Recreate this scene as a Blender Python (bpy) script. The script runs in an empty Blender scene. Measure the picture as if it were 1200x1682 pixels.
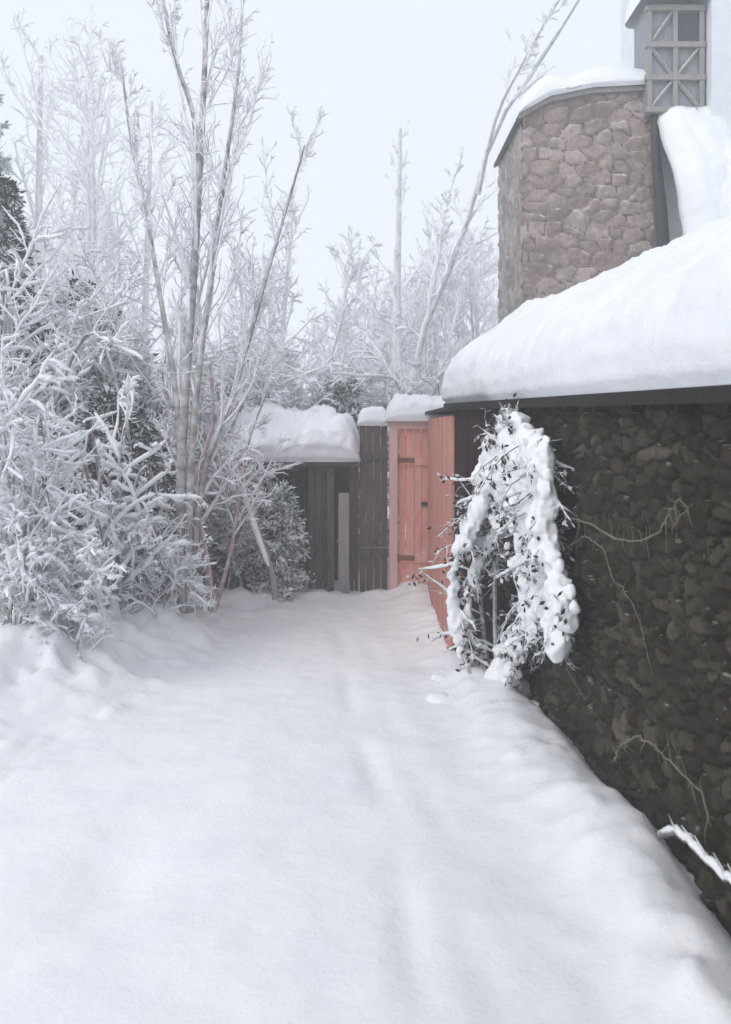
import bpy, math, random
import numpy as np
from mathutils import Vector, noise
random.seed(7)
rng = np.random.default_rng(11)
R = math.radians
scene = bpy.context.scene
col = scene.collection

# ------------------------------------------------------------------ camera
EYE = 1.75
FOC = 1287.0                       # focal length in photo pixels (photo is 1200 wide)
cam_d = bpy.data.cameras.new('camera'); cam = bpy.data.objects.new('camera', cam_d)
col.objects.link(cam); scene.camera = cam
cam_d.sensor_fit = 'HORIZONTAL'; cam_d.sensor_width = 36.0
cam_d.lens = 36.0 * FOC / 1200.0
cam_d.shift_y = -141.0 / 1200.0
cam_d.clip_start = 0.05; cam_d.clip_end = 600
cam.location = (0, 0, EYE); cam.rotation_euler = (R(90), 0, 0)
cam_d.dof.use_dof = True; cam_d.dof.focus_distance = 6.0; cam_d.dof.aperture_fstop = 4.0

# ------------------------------------------------------------------ sky and sun
SUN_EL, SUN_AZ = 38, 232           # overcast, brighter from behind left
world = bpy.data.worlds.new('World'); scene.world = world; world.use_nodes = True
wn = world.node_tree; wn.nodes.clear()
wo = wn.nodes.new('ShaderNodeOutputWorld'); wb = wn.nodes.new('ShaderNodeBackground')
sky = wn.nodes.new('ShaderNodeTexSky'); sky.sky_type = 'NISHITA'; sky.sun_disc = False
sky.sun_elevation = R(SUN_EL); sky.sun_rotation = R(SUN_AZ); sky.dust_density = 4
wm = wn.nodes.new('ShaderNodeMixRGB'); wm.inputs[0].default_value = 0.86
wm.inputs[2].default_value = (7.9, 8.3, 8.95, 1)     # even cloud layer over the clear sky
wn.links.new(sky.outputs[0], wm.inputs[1]); wn.links.new(wm.outputs[0], wb.inputs[0])
wb.inputs[1].default_value = 0.1
wn.links.new(wb.outputs[0], wo.inputs[0])
sl = bpy.data.lights.new('sun', 'SUN'); sl.energy = 1.05; sl.angle = R(25); sl.color = (1, .965, .93)
so = bpy.data.objects.new('sun', sl); col.objects.link(so)
az = R(SUN_AZ); el = R(SUN_EL)
sd = Vector((math.sin(az) * math.cos(el), math.cos(az) * math.cos(el), math.sin(el)))
so.rotation_euler = sd.to_track_quat('Z', 'Y').to_euler(); so.location = (0, 0, 30)

scene.view_settings.view_transform = 'Standard'; scene.view_settings.look = 'None'
scene.view_settings.exposure = 0.31; scene.view_settings.gamma = 1.0
scene.view_settings.use_curve_mapping = False
scene.cycles.max_bounces = 8; scene.cycles.diffuse_bounces = 4; scene.cycles.volume_bounces = 3

# ------------------------------------------------------------------ helpers
def at(px, py, y):
    """world point that the photograph shows at pixel (px,py), y metres away"""
    return np.array(((px - 600) / FOC * y, y, EYE - (py - 700) / FOC * y))

class MB:
    def __init__(s): s.v = []; s.f = []; s.n = 0
    def add(s, v, f):
        v = np.asarray(v, float).reshape(-1, 3)
        s.v.append(v)
        f = np.asarray(f, int).reshape(-1, 4) + s.n
        s.f.append(f); s.n += len(v)
    def box(s, a, b, rz=0, jit=0):
        x0, y0, z0 = a; x1, y1, z1 = b
        v = np.array([(x, y, z) for z in (z0, z1) for x, y in ((x0, y0), (x1, y0), (x1, y1), (x0, y1))], float)
        if jit: v += rng.normal(0, jit, v.shape)
        s.add(v, [(0, 3, 2, 1), (4, 5, 6, 7), (0, 1, 5, 4), (1, 2, 6, 5), (2, 3, 7, 6), (3, 0, 4, 7)])
    def grid(s, P, closed_u=False, closed_v=False):
        P = np.asarray(P, float); nu, nv = P.shape[:2]
        iu = np.arange(nu if closed_u else nu - 1); iv = np.arange(nv if closed_v else nv - 1)
        A, B = np.meshgrid(iu, iv, indexing='ij')
        A2 = (A + 1) % nu; B2 = (B + 1) % nv
        f = np.stack([A * nv + B, A2 * nv + B, A2 * nv + B2, A * nv + B2], -1)
        s.add(P, f.reshape(-1, 4))
    def tubes(s, P, Rd, sides=4, squash=None):
        """P (B,N,3) centre lines, Rd (B,N) radii; all in one go"""
        P = np.asarray(P, float); Rd = np.asarray(Rd, float)
        if P.ndim == 2: P = P[None]; Rd = Rd[None]
        B, N = P.shape[:2]
        if B == 0: return
        T = np.gradient(P, axis=1); T /= np.linalg.norm(T, axis=2, keepdims=True) + 1e-9
        D = P[:, -1] - P[:, 0]; D /= np.linalg.norm(D, axis=1, keepdims=True) + 1e-9
        ref = np.where(np.abs(D[:, 2:3]) < .8, np.array([[0, 0, 1.]]), np.array([[1., 0, 0]]))
        U = np.cross(T, np.repeat(ref[:, None], N, 1)); U /= np.linalg.norm(U, axis=2, keepdims=True) + 1e-9
        V = np.cross(T, U)
        a = np.arange(sides) / sides * 2 * math.pi
        ring = P[:, :, None] + Rd[:, :, None, None] * (np.cos(a)[None, None, :, None] * U[:, :, None] + np.sin(a)[None, None, :, None] * V[:, :, None])
        v = ring.reshape(-1, 3)
        b = np.arange(B)[:, None, None] * N * sides; n = np.arange(N - 1)[None, :, None] * sides; k = np.arange(sides)[None, None, :]
        k2 = (k + 1) % sides
        f = np.stack([b + n + k, b + n + k2, b + n + sides + k2, b + n + sides + k], -1)
        s.add(v, f.reshape(-1, 4))
    def blobs(s, C, Rd, sz=(1, 1, .7), jit=.18):
        """lumpy low spheres"""
        C = np.asarray(C, float); Rd = np.asarray(Rd, float); B = len(C)
        if B == 0: return
        nu, nv = 8, 6
        th = np.arange(nu) / nu * 2 * math.pi; ph = np.linspace(-.5, .5, nv) * math.pi
        sp = np.stack([np.cos(ph)[:, None] * np.cos(th), np.cos(ph)[:, None] * np.sin(th), np.sin(ph)[:, None] + 0 * th], -1)
        v = sp[None] * (1 + rng.normal(0, jit, (B, nv, nu, 1)) * (np.cos(ph)[None, :, None, None] > .1)) * Rd[:, None, None, None] * np.array(sz) + C[:, None, None]
        b = np.arange(B)[:, None, None] * nu * nv; i = np.arange(nv - 1)[None, :, None]; k = np.arange(nu)[None, None]
        k2 = (k + 1) % nu
        f = np.stack([b + i * nu + k, b + i * nu + k2, b + (i + 1) * nu + k2, b + (i + 1) * nu + k], -1)
        s.add(v.reshape(-1, 3), f.reshape(-1, 4))
    def leaves(s, C, D, L, W):
        """one folded quad per leaf: C centres, D directions"""
        C = np.asarray(C, float); D = np.asarray(D, float); B = len(C)
        if B == 0: return
        D = D / (np.linalg.norm(D, axis=1, keepdims=True) + 1e-9)
        S = np.cross(D, rng.normal(0, 1, (B, 3)) + np.array([0, 0, 1.2])); S /= np.linalg.norm(S, axis=1, keepdims=True) + 1e-9
        L = np.broadcast_to(L, (B,))[:, None]; W = np.broadcast_to(W, (B,))[:, None]
        v = np.stack([C, C + D * L * .5 + S * W, C + D * L, C + D * L * .5 - S * W], 1)
        s.add(v.reshape(-1, 3), (np.arange(B)[:, None] * 4 + np.arange(4)))
    def build(s, name, mat, parent=None, smooth=False, label=None):
        v = np.concatenate(s.v); f = np.concatenate(s.f)
        me = bpy.data.meshes.new(name)
        me.vertices.add(len(v)); me.vertices.foreach_set('co', v.astype(np.float32).ravel())
        me.loops.add(f.size); me.loops.foreach_set('vertex_index', f.astype(np.int32).ravel())
        me.polygons.add(len(f)); me.polygons.foreach_set('loop_start', (np.arange(len(f)) * 4).astype(np.int32))
        me.update(calc_edges=True)
        me.validate()
        me.polygons.foreach_set('use_smooth', np.full(len(me.polygons), smooth))
        me.materials.append(mat)
        o = bpy.data.objects.new(name, me); col.objects.link(o)
        if parent is not None:
            me.vertices.foreach_get
            o.parent = parent
            o.matrix_parent_inverse = parent_world(parent).inverted()
        if label: o['label'] = label
        return o

def parent_world(p):
    from mathutils import Matrix
    m = Matrix.Identity(4)
    chain = []
    while p is not None: chain.append(p); p = p.parent
    for q in reversed(chain):
        m = m @ q.matrix_parent_inverse @ q.matrix_basis if q.parent else q.matrix_basis.copy()
    return m

def thing(name, label, cat, loc, group=None):
    o = bpy.data.objects.new(name, None); o.empty_display_size = .2
    col.objects.link(o); o.location = [float(c) for c in loc]
    o['label'] = label; o['category'] = cat
    if group: o['group'] = group
    return o
def tag(o, label, cat, group=None):
    o['label'] = label; o['category'] = cat
    if group: o['group'] = group
def kind(o, k): o['kind'] = k
def remesh(o, vox, smooth=2):
    m = o.modifiers.new('r', 'REMESH'); m.mode = 'VOXEL'; m.voxel_size = vox; m.use_smooth_shade = True
    s = o.modifiers.new('s', 'SMOOTH'); s.iterations = smooth; s.factor = .5

def fbm(x, y, z=0, o=4): return noise.fractal(Vector((x, y, z)), 1.0, 2.0, o)

# ------------------------------------------------------------------ materials
def mat(name, rough=.9):
    m = bpy.data.materials.new(name); m.use_nodes = True
    n = m.node_tree; b = n.nodes['Principled BSDF']; b.inputs['Roughness'].default_value = rough
    b.inputs['Specular IOR Level'].default_value = .25
    return m, n, b
def ramp(n, stops):
    r = n.nodes.new('ShaderNodeValToRGB')
    while len(r.color_ramp.elements) > 1: r.color_ramp.elements.remove(r.color_ramp.elements[-1])
    for i, (p, c) in enumerate(stops):
        e = r.color_ramp.elements[0] if i == 0 else r.color_ramp.elements.new(p)
        e.position = p; e.color = (*c, 1)
    return r
def tex(n, scale, detail=6, rough=.6, vec=None, stretch=None):
    t = n.nodes.new('ShaderNodeTexNoise'); t.inputs['Scale'].default_value = scale
    t.inputs['Detail'].default_value = detail; t.inputs['Roughness'].default_value = rough
    tc = n.nodes.new('ShaderNodeTexCoord'); src = tc.outputs['Object']
    if stretch:
        mp = n.nodes.new('ShaderNodeMapping'); mp.inputs['Scale'].default_value = stretch
        n.links.new(src, mp.inputs[0]); src = mp.outputs[0]
    n.links.new(src, t.inputs['Vector'])
    return t
def bump(n, b, src, strength, dist):
    u = n.nodes.new('ShaderNodeBump'); u.inputs['Strength'].default_value = strength; u.inputs['Distance'].default_value = dist
    n.links.new(src, u.inputs['Height']); n.links.new(u.outputs[0], b.inputs['Normal']); return u
def topmask(n, lo, hi, scale=14, amp=.5):
    """how far a face looks up, broken up by noise: where snow and frost lie"""
    g = n.nodes.new('ShaderNodeNewGeometry'); s = n.nodes.new('ShaderNodeSeparateXYZ'); n.links.new(g.outputs['Normal'], s.inputs[0])
    t = tex(n, scale); a = n.nodes.new('ShaderNodeMath'); a.operation = 'MULTIPLY_ADD'
    n.links.new(t.outputs[0], a.inputs[0]); a.inputs[1].default_value = amp; n.links.new(s.outputs[2], a.inputs[2])
    m = n.nodes.new('ShaderNodeMapRange'); n.links.new(a.outputs[0], m.inputs[0])
    m.inputs[1].default_value = lo + amp * .5; m.inputs[2].default_value = hi + amp * .5
    return m.outputs[0]
def mixc(n, fac, a, b):
    m = n.nodes.new('ShaderNodeMixRGB')
    n.links.new(fac, m.inputs[0])
    for i, c in ((1, a), (2, b)):
        if isinstance(c, tuple): m.inputs[i].default_value = (*c, 1)
        else: n.links.new(c, m.inputs[i])
    return m.outputs[0]

def m_snow(name, c1=(.80, .82, .86), c2=(.88, .885, .90), bs=1.0, scale=2.2):
    m, n, b = mat(name, .75)
    t = tex(n, scale, 5); r = ramp(n, [(.3, c1), (.7, c2)]); n.links.new(t.outputs[0], r.inputs[0])
    n.links.new(r.outputs[0], b.inputs['Base Color'])
    t2 = tex(n, 60, 8, .75); t3 = tex(n, 9, 6, .6)
    ad = n.nodes.new('ShaderNodeMath'); ad.operation = 'MULTIPLY_ADD'; ad.inputs[1].default_value = 2.5
    n.links.new(t3.outputs[0], ad.inputs[0]); n.links.new(t2.outputs[0], ad.inputs[2])
    bump(n, b, ad.outputs[0], .34 * bs, .02)
    b.inputs['Subsurface Weight'].default_value = .0
    return m
SNOW = m_snow('snow')
SNOWR = m_snow('roof_snow', (.78, .81, .86), (.87, .88, .91), 1.4)
def m_frost(name, bark1, bark2, frost=(.80, .81, .86), lo=-.7, hi=.35, scale=20, amp=1.0):
    m, n, b = mat(name, .85)
    t = tex(n, 16, 5); r = ramp(n, [(.35, bark1), (.65, bark2)]); n.links.new(t.outputs[0], r.inputs[0])
    k = topmask(n, lo, hi, scale, amp)
    n.links.new(mixc(n, k, r.outputs[0], frost), b.inputs['Base Color'])
    return m
TWIG = m_frost('frosted_twigs', (.24, .22, .24), (.42, .40, .43), (.87, .88, .91), -1.0, .12)
TWIGD = m_frost('frosted_dark_twigs', (.06, .05, .055), (.16, .14, .15), (.80, .81, .86), -.45, .35)
BARK = m_frost('frosted_bark', (.16, .145, .145), (.32, .29, .29), (.82, .83, .86), -.15, .5, 9, 1.2)
BARKF = m_frost('haze_paled_frosted_bark', (.36, .35, .36), (.52, .51, .53), (.84, .85, .88), -.4, .4, 9, 1.2)  # bark copy for far trees, with the fading of haze put into its tones
TWIGF = m_frost('haze_paled_rime_twigs', (.58, .57, .60), (.70, .69, .72), (.87, .88, .91), -1.1, 0)  # rimed twigs farther off, whitened in the colour to look hazed
BARKP = m_frost('pinkish_bark', (.30, .20, .19), (.48, .36, .35), (.82, .81, .84), -.1, .5, 9, 1.2)
GREEN = m_frost('dark_evergreen', (.018, .028, .024), (.05, .065, .05), (.80, .82, .86), .05, .6, 7, 1.5)
GREENF = m_frost('rimed_evergreen', (.10, .15, .13), (.2, .25, .23), (.82, .85, .87), -.7, .2, 7, 1.5)
GREENL = m_frost('snowy_evergreen', (.03, .06, .045), (.08, .13, .10), (.82, .84, .87), -.3, .3, 7, 1.5)

def ramp_link(n, t):
    r = ramp(n, [(.45, (0, 0, 0)), (.7, (.8, .8, .8))]); n.links.new(t.outputs[0], r.inputs[0]); return r.outputs[0]
def m_stone(name, cols, snowlo=.35, snowhi=.75, rs=1.0, moss=True):
    m, n, b = mat(name, .88)
    g = n.nodes.new('ShaderNodeAttribute'); g.attribute_name = 'stone_tone'
    r = ramp(n, [(i / (len(cols) - 1), c) for i, c in enumerate(cols)]); n.links.new(g.outputs['Fac'], r.inputs[0])
    t = tex(n, 22, 9, .72); r2 = ramp(n, [(.3, (.45, .45, .45)), (.7, (1.55, 1.5, 1.4))]); n.links.new(t.outputs[0], r2.inputs[0])
    mu = n.nodes.new('ShaderNodeMixRGB'); mu.blend_type = 'MULTIPLY'; mu.inputs[0].default_value = 1
    n.links.new(r.outputs[0], mu.inputs[1]); n.links.new(r2.outputs[0], mu.inputs[2])
    t4 = tex(n, 3.2, 5); r4 = ramp(n, [(.42, (0, 0, 0)), (.62, (.75, .75, .75))]); n.links.new(t4.outputs[0], r4.inputs[0])
    c = mixc(n, r4.outputs[0], mu.outputs[0], (.040, .034, .020)) if moss else mixc(n, ramp_link(n, t4), mu.outputs[0], (.20, .175, .16))
    if not moss: r2.color_ramp.elements[0].color = (.72, .70, .70, 1); r2.color_ramp.elements[1].color = (1.2, 1.2, 1.2, 1)
    k = topmask(n, snowlo, snowhi, 30, .6)
    n.links.new(mixc(n, k, c, (.62, .63, .66)), b.inputs['Base Color'])
    bump(n, b, tex(n, 45, 10, .8).outputs[0], .9, .02)
    return m
STONE = m_stone('dark_rubble_stone', [(.008, .007, .006), (.030, .025, .019), (.050, .042, .030), (.016, .014, .011), (.10, .088, .066), (.038, .030, .021), (.13, .115, .095)], .72, 1.1)
BROWN = m_stone('brown_stone', [(.22, .17, .16), (.50, .42, .395), (.33, .25, .235), (.46, .385, .35)], .3, .6, moss=False)
def m_plain(name, c1, c2, scale=8, stretch=None, rough=.85, bs=.5, snow=None):
    m, n, b = mat(name, rough)
    t = tex(n, scale, 8, .65, stretch=stretch); r = ramp(n, [(.3, c1), (.7, c2)]); n.links.new(t.outputs[0], r.inputs[0])
    c = r.outputs[0]
    if snow: c = mixc(n, topmask(n, snow[0], snow[1], 20, .5), c, (.8, .81, .85))
    n.links.new(c, b.inputs['Base Color']); bump(n, b, t.outputs[0], bs, .01)
    return m
MORTAR = m_plain('dark_mortar', (.015, .014, .012), (.035, .032, .026), 30)
MORTARB = m_plain('brown_mortar', (.20, .16, .15), (.30, .25, .24), 30)
WOODD = m_plain('dark_weathered_planks', (.04, .035, .034), (.15, .13, .125), 9, (6, 6, .7), snow=(.42, .8))
WOODB = m_plain('brown_weathered_planks', (.055, .042, .036), (.17, .13, .11), 9, (6, 6, .7), snow=(.42, .8))
WOODG = m_plain('pale_grey_wood', (.22, .21, .20), (.36, .34, .33), 9, (6, 6, .7), snow=(.3, .8))
RED = m_plain('faded_red_paint', (.66, .25, .19), (.80, .46, .39), 7, (5, 5, .6), snow=(.4, .8))
REDP = m_plain('pale_pink_paint', (.58, .37, .33), (.68, .48, .44), 7, (5, 5, .6), snow=(.4, .8))
MAROON = m_plain('dark_maroon_paint', (.025, .010, .012), (.06, .025, .028), 9, (5, 5, .6), snow=(.5, .9))
REDBR = m_plain('worn_reddish_boards', (.38, .15, .12), (.60, .31, .26), 9, (5, 5, .6), snow=(.3, .7))
EAVE = m_plain('dark_eave_wood', (.012, .01, .01), (.03, .027, .026), 12, (5, 5, 5))
WHITEW = m_plain('white_render', (.62, .66, .70), (.72, .75, .78), 5)
GREYT = m_plain('grey_timber', (.20, .215, .24), (.32, .335, .36), 12, (5, 5, .8))
RUST = m_plain('rusty_iron', (.16, .08, .06), (.26, .14, .11), 12)
METAL = m_plain('dark_grey', (.04, .04, .045), (.07, .07, .075), 12)
STRAW = m_plain('dry_stems', (.10, .09, .07), (.24, .22, .17), 20)
GLASS = mat('dark_glass', .12)[0]; GLASS.node_tree.nodes['Principled BSDF'].inputs['Base Color'].default_value = (.06, .07, .085, 1)

# ------------------------------------------------------------------ ground
X0W = 1.5; SL = -.084                  # stone wall runs along X = X0W + SL*y
def wx(y, off=0): return X0W + off + SL * y
def axis(parts):
    out = []
    for a, b, st in parts: out += list(np.arange(a, b, st))
    out.append(parts[-1][1]); return np.array(out)
gx = axis([(-50, -20, 6), (-20, -6, 1), (-6, -3.5, .12), (-3.5, 2.2, .035), (2.2, 6, .2), (6, 20, 2), (20, 50, 6)])
gy = axis([(-20, -2, 2), (-2, 1.6, .2), (1.6, 9, .035), (9, 14, .15), (14, 40, 1.5), (40, 60, 4)])
def ground_z(x, y):
    z = .04 * fbm(x * .5, y * .5, 3) + .008 * fbm(x * 2.1, y * 2.1, 9) + .004 * fbm(x * 8, y * 8, 1, 3)
    d = wx(y) - x                                    # distance from the wall
    if d > -.3 and y < 8.5:
        z += .10 * math.exp(-((d - .28) / .22) ** 2) * (1 + .5 * fbm(x * 2.5, y * 2.5, 5)) - .06 * math.exp(-(max(d, 0) / .055) ** 2)
        z += .09 * math.exp(-((y - 3.25) / .42) ** 2 - (d / .35) ** 2) + .05 * math.exp(-((y - 4.3) / .3) ** 2 - (d / .3) ** 2) * .6; lump = fbm(x * 7, y * 7, 31, 3); z += .040 * max(0, lump) * math.exp(-((d - .3) / .3) ** 2)
    e = -1.35 - .28 * (6.5 - y) if y < 6.5 else -1.35          # left edge of the lane
    l = e - x
    if l > -.4: z += .13 * min(1, (l + .4) / .9) ** 2 * (1 + .7 * fbm(x * 1.3, y * 1.3, 2)) + .05 * max(0, fbm(x * 5, y * 5, 12))
    for mx, my, mr, mh in ((-2.4, 5.35, .5, .20), (-1.95, 5.2, .32, .15), (-2.05, 6.2, .55, .20), (-1.55, 6.4, .3, .10), (-2.7, 6.3, .6, .22), (-1.3, 7.6, .4, .10), (-.95, 7.75, .25, .08)):
        q = ((x - mx) ** 2 + (y - my) ** 2) / mr ** 2
        if q < 6: z += mh * math.exp(-q) * (1 + .8 * fbm(x * 4, y * 4, 6))
    # two faint old tracks snowed over
    for off, dp in ((0, .020), (.22, .010)):
        c = -.12 + (5.4 - y) * .1 + off + .03 * math.sin(y * 2.3)
        z -= dp * math.exp(-((x - c) / .06) ** 2) * (.6 + .5 * math.sin(y * 5.1 + off * 9)) * (1 if y < 7.5 else 0)
    # soft hollow on the left
    z -= .05 * math.exp(-((x + 1.0) / .22) ** 2 - ((y - 3.1) / .28) ** 2)
    z += .07 * math.exp(-((y - 8.05) / .3) ** 2) * (.8 + fbm(x * 3, y * 3, 17)) * (x < .7)
    if y > 12: z += .02 * (y - 12)
    return z
g = MB(); P = np.zeros((len(gx), len(gy), 3))
for i, x in enumerate(gx):
    for j, y in enumerate(gy): P[i, j] = (x, y, ground_z(x, y))
g.grid(P); o = g.build('ground', SNOW, smooth=True); kind(o, 'structure')

# ------------------------------------------------------------------ stone outbuilding on the right
def rubble(A, B, z0, z1, step, cw, ch, depth, seed, name, m, parent, back=.05):
    """rubble masonry face between plan points A and B: irregular stones bulging out of recessed joints (outward to the left of A->B)"""
    A = np.array(A, float); B = np.array(B, float); L = np.linalg.norm(B - A); t = (B - A) / L; nrm = np.array([-t[1], t[0]])
    rs = np.random.default_rng(seed); ns = int(L / step) + 2; nz = int((z1 - z0) / step) + 2
    Sg, Z = np.meshgrid(np.linspace(0, L, ns), np.linspace(z0, z1, nz), indexing='ij')
    W = np.array([[(fbm(a * 1.3, b * 1.3, seed, 3), fbm(a * 1.3, b * 1.3, seed + 5, 3), fbm(a * 9, b * 9, seed + 9, 4), fbm(a * 28, b * 28, seed + 3, 2)) for a, b in zip(r1, r2)] for r1, r2 in zip(Sg, Z)])
    u = (Sg + .10 * W[..., 0] + .012 * W[..., 2]) / cw; v = (Z + .08 * W[..., 1] + .010 * W[..., 2]) / ch
    nu, nv = int(u.max() - u.min()) + 6, int(v.max() - v.min()) + 6; u0, v0 = int(np.floor(u.min())) - 2, int(np.floor(v.min())) - 2
    J = rs.uniform(.08, .92, (nu, nv, 2)); H = rs.uniform(0, 1, (nu, nv)); Tn = rs.uniform(0, 1, (nu, nv)); K = rs.normal(0, .35, (nu, nv, 2))
    iu = np.floor(u).astype(int) - u0; iv = np.floor(v).astype(int) - v0
    best = np.full(u.shape, 9.); sec = np.full(u.shape, 9.); hh = np.zeros(u.shape); tn = np.zeros(u.shape); tl = np.zeros(u.shape)
    for du in (-1, 0, 1):
        for dv in (-1, 0, 1):
            a = np.clip(iu + du, 0, nu - 1); b = np.clip(iv + dv, 0, nv - 1)
            dx = u - u0 - a - J[a, b, 0] - .35 * (b % 2); dy = v - v0 - b - J[a, b, 1]; d = (np.abs(dx) ** 2.6 + np.abs(dy) ** 2.6) ** (1 / 2.6)
            cl = d < best; sec = np.where(cl, best, np.minimum(sec, d)); best = np.where(cl, d, best)
            hh = np.where(cl, H[a, b], hh); tn = np.where(cl, Tn[a, b], tn); tl = np.where(cl, K[a, b, 0] * dx + K[a, b, 1] * dy, tl)
    e = np.clip((sec - best) / .22, 0, 1); e = e * e * (3 - 2 * e)
    d = e * depth * (.35 + .75 * hh + tl) + .014 * W[..., 2] * (.4 + e) + .005 * W[..., 3]
    P = np.zeros(u.shape + (3,)); P[..., :2] = A + t * Sg[..., None] + nrm * (d - .01)[..., None]; P[..., 2] = Z
    mb = MB(); mb.grid(P); o = mb.build(name, m, parent, smooth=True)
    at_ = o.data.attributes.new('stone_tone', 'FLOAT', 'POINT')
    at_.data.foreach_set('value', (tn * (e > .25) * .9 + .1 * (e > .25)).astype(np.float32).ravel())
    return o
WALLTOP = 1.94; YN, YF = -.4, 6.55
ob = thing('stone_outbuilding', 'low building of dark mossy rubble stone under a thick slab of snow, beside the lane', 'outbuilding', (wx(3), 3, 0))
rubble((wx(YN + 1.5), YN + 1.5), (wx(YF), YF), -.15, WALLTOP, .0105, .115, .062, .038, 3, 'stone_wall', STONE, ob)
m = MB()
def slab(mb, offs, y0, y1, z0, z1):
    v = [(wx(y0, offs[0]), y0), (wx(y0, offs[1]), y0), (wx(y1, offs[1]), y1), (wx(y1, offs[0]), y1)]
    V = [(a, b, z) for z in (z0, z1) for a, b in v]
    mb.add(V, [(0, 3, 2, 1), (4, 5, 6, 7), (0, 1, 5, 4), (1, 2, 6, 5), (2, 3, 7, 6), (3, 0, 4, 7)])
slab(m, (.012, 1.2), YN, YF + .01, -.3, WALLTOP - .002); m.build('wall_core', MORTAR, ob)
m = MB(); slab(m, (-.09, 1.3), YN - .1, 7.6, WALLTOP + .001, WALLTOP + .035); slab(m, (-.105, -.088), YN - .1, 7.6, WALLTOP - .03, WALLTOP + .028)
m.build('eave_board', EAVE, ob)
m = MB()
y = YN
while y < 7.5:
    m = MB(); m.box((wx(y, -.07), y, WALLTOP - .06), (wx(y, .3), y + .05, WALLTOP - .001)); y += .42; m.build('rafter', EAVE, ob)
prof = [(-.10, 1.965), (-.15, 2.02), (-.165, 2.12), (-.14, 2.26), (-.07, 2.40), (.06, 2.51), (.25, 2.64), (.45, 2.78), (.6, 2.88), (.72, 2.88), (.9, 2.76), (1.15, 2.5), (1.3, 2.3), (1.33, 1.97)]
def snow_run(prof, ys, fx, amp, endround=.35, sub=4, seedz=0, x_amp=.5, zbase=None):
    pr = []
    for a, b in zip(prof[:-1], prof[1:]):
        for k in range(sub): pr.append((a[0] + (b[0] - a[0]) * k / sub, a[1] + (b[1] - a[1]) * k / sub))
    pr.append(prof[-1]); zb = zbase if zbase is not None else prof[0][1]
    cx = sum(p[0] for p in pr) / len(pr)
    P = np.zeros((len(ys), len(pr), 3))
    for i, y in enumerate(ys):
        e = min(1, (ys[-1] - y) / endround) if endround else 1
        e2 = min(1, (y - ys[0]) / endround) if endround else 1
        s = math.sqrt(max(0, 1 - (1 - e) ** 2)) * math.sqrt(max(0, 1 - (1 - e2) ** 2))
        for j, (px, pz) in enumerate(pr):
            k = min(1, (pz - zb) * 6)
            nz = amp * fbm(px * 2.2, y * 1.1, seedz) + amp * .6 * fbm(px * 7, y * 6, seedz + 4) + amp * .3 * fbm(px * 20, y * 20, seedz + 6)
            xx = cx + (px - cx) * (.75 + .25 * s) + x_amp * amp * fbm(y * 1.6, pz * 3, seedz + 8) * k
            P[i, j] = (fx(y, xx), y, zb + (pz - zb) * s + nz * k * s)
    return P
m = MB(); P = snow_run(prof, np.arange(YN - .1, 7.72, .04), lambda y, o: wx(y, o), .045, seedz=2)
m.grid(P); m.build('roof_snow', SNOWR, ob, smooth=True)
m = MB()        # maroon boarded door at the far end, below the eave
m.box((wx(7.5, -.03), 6.6, -.1), (wx(6.6, .06), 7.5, WALLTOP - .065)); m.build('end_boards', MAROON, ob)

for c in ob.children:                 # the eave runs slightly down towards the camera
    for v_ in c.data.vertices:
        if v_.co.z > 2.3: v_.co.z += (v_.co.y - 7.6) * .022 * (v_.co.z - 2.3)
        if v_.co.z > .5: v_.co.z += (v_.co.y - 7.6) * .0165 * min(1, (v_.co.z - .5) / 1.3)
# dry climbing stems on the stone wall
vt = thing('climbing_stem', 'thin pale dry creeper stems hanging across the dark stone wall', 'climber', (wx(3.8), 3.8, 0))
def onwall(px, py, off=-.07):
    y = (X0W + off) / ((px - 600) / FOC - SL); return at(px, py, y)
for nm, pts, r in (('stem', [(935, 850), (975, 862), (1010, 885), (1050, 890), (1085, 872), (1095, 845), (1115, 820), (1128, 835), (1105, 862)], .007),
                   ('stem', [(920, 905), (960, 880), (990, 900), (1005, 950), (1040, 990), (1060, 1060)], .0045),
                   ('stem', [(1010, 1250), (1018, 1225), (1045, 1208), (1075, 1225), (1110, 1262), (1150, 1302), (1165, 1345)], .007),
                   ('stem', [(900, 980), (925, 1040), (930, 1100), (960, 1150)], .005)):
    m = MB(); q = np.array([onwall(*p) for p in pts]); tt = np.linspace(0, len(q) - 1, len(q) * 5)
    Q = np.stack([np.interp(tt, range(len(q)), q[:, k]) for k in range(3)], 1); Q += rng.normal(0, .003, Q.shape)
    
    for _ in range(int(len(Q) * .8)):
        i = rng.integers(0, len(Q)); e = Q[i] + rng.normal(0, 1, 3) * (.01, .05, .05); m.tubes(np.array([Q[i], (Q[i] + e) / 2 + rng.normal(0, .006, 3), e]), np.linspace(.0022, .001, 3), 3)
    m.tubes(Q, np.linspace(r * .8, r * .35, len(Q)), 6); m.build(nm, STRAW, vt, smooth=True)

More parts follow.
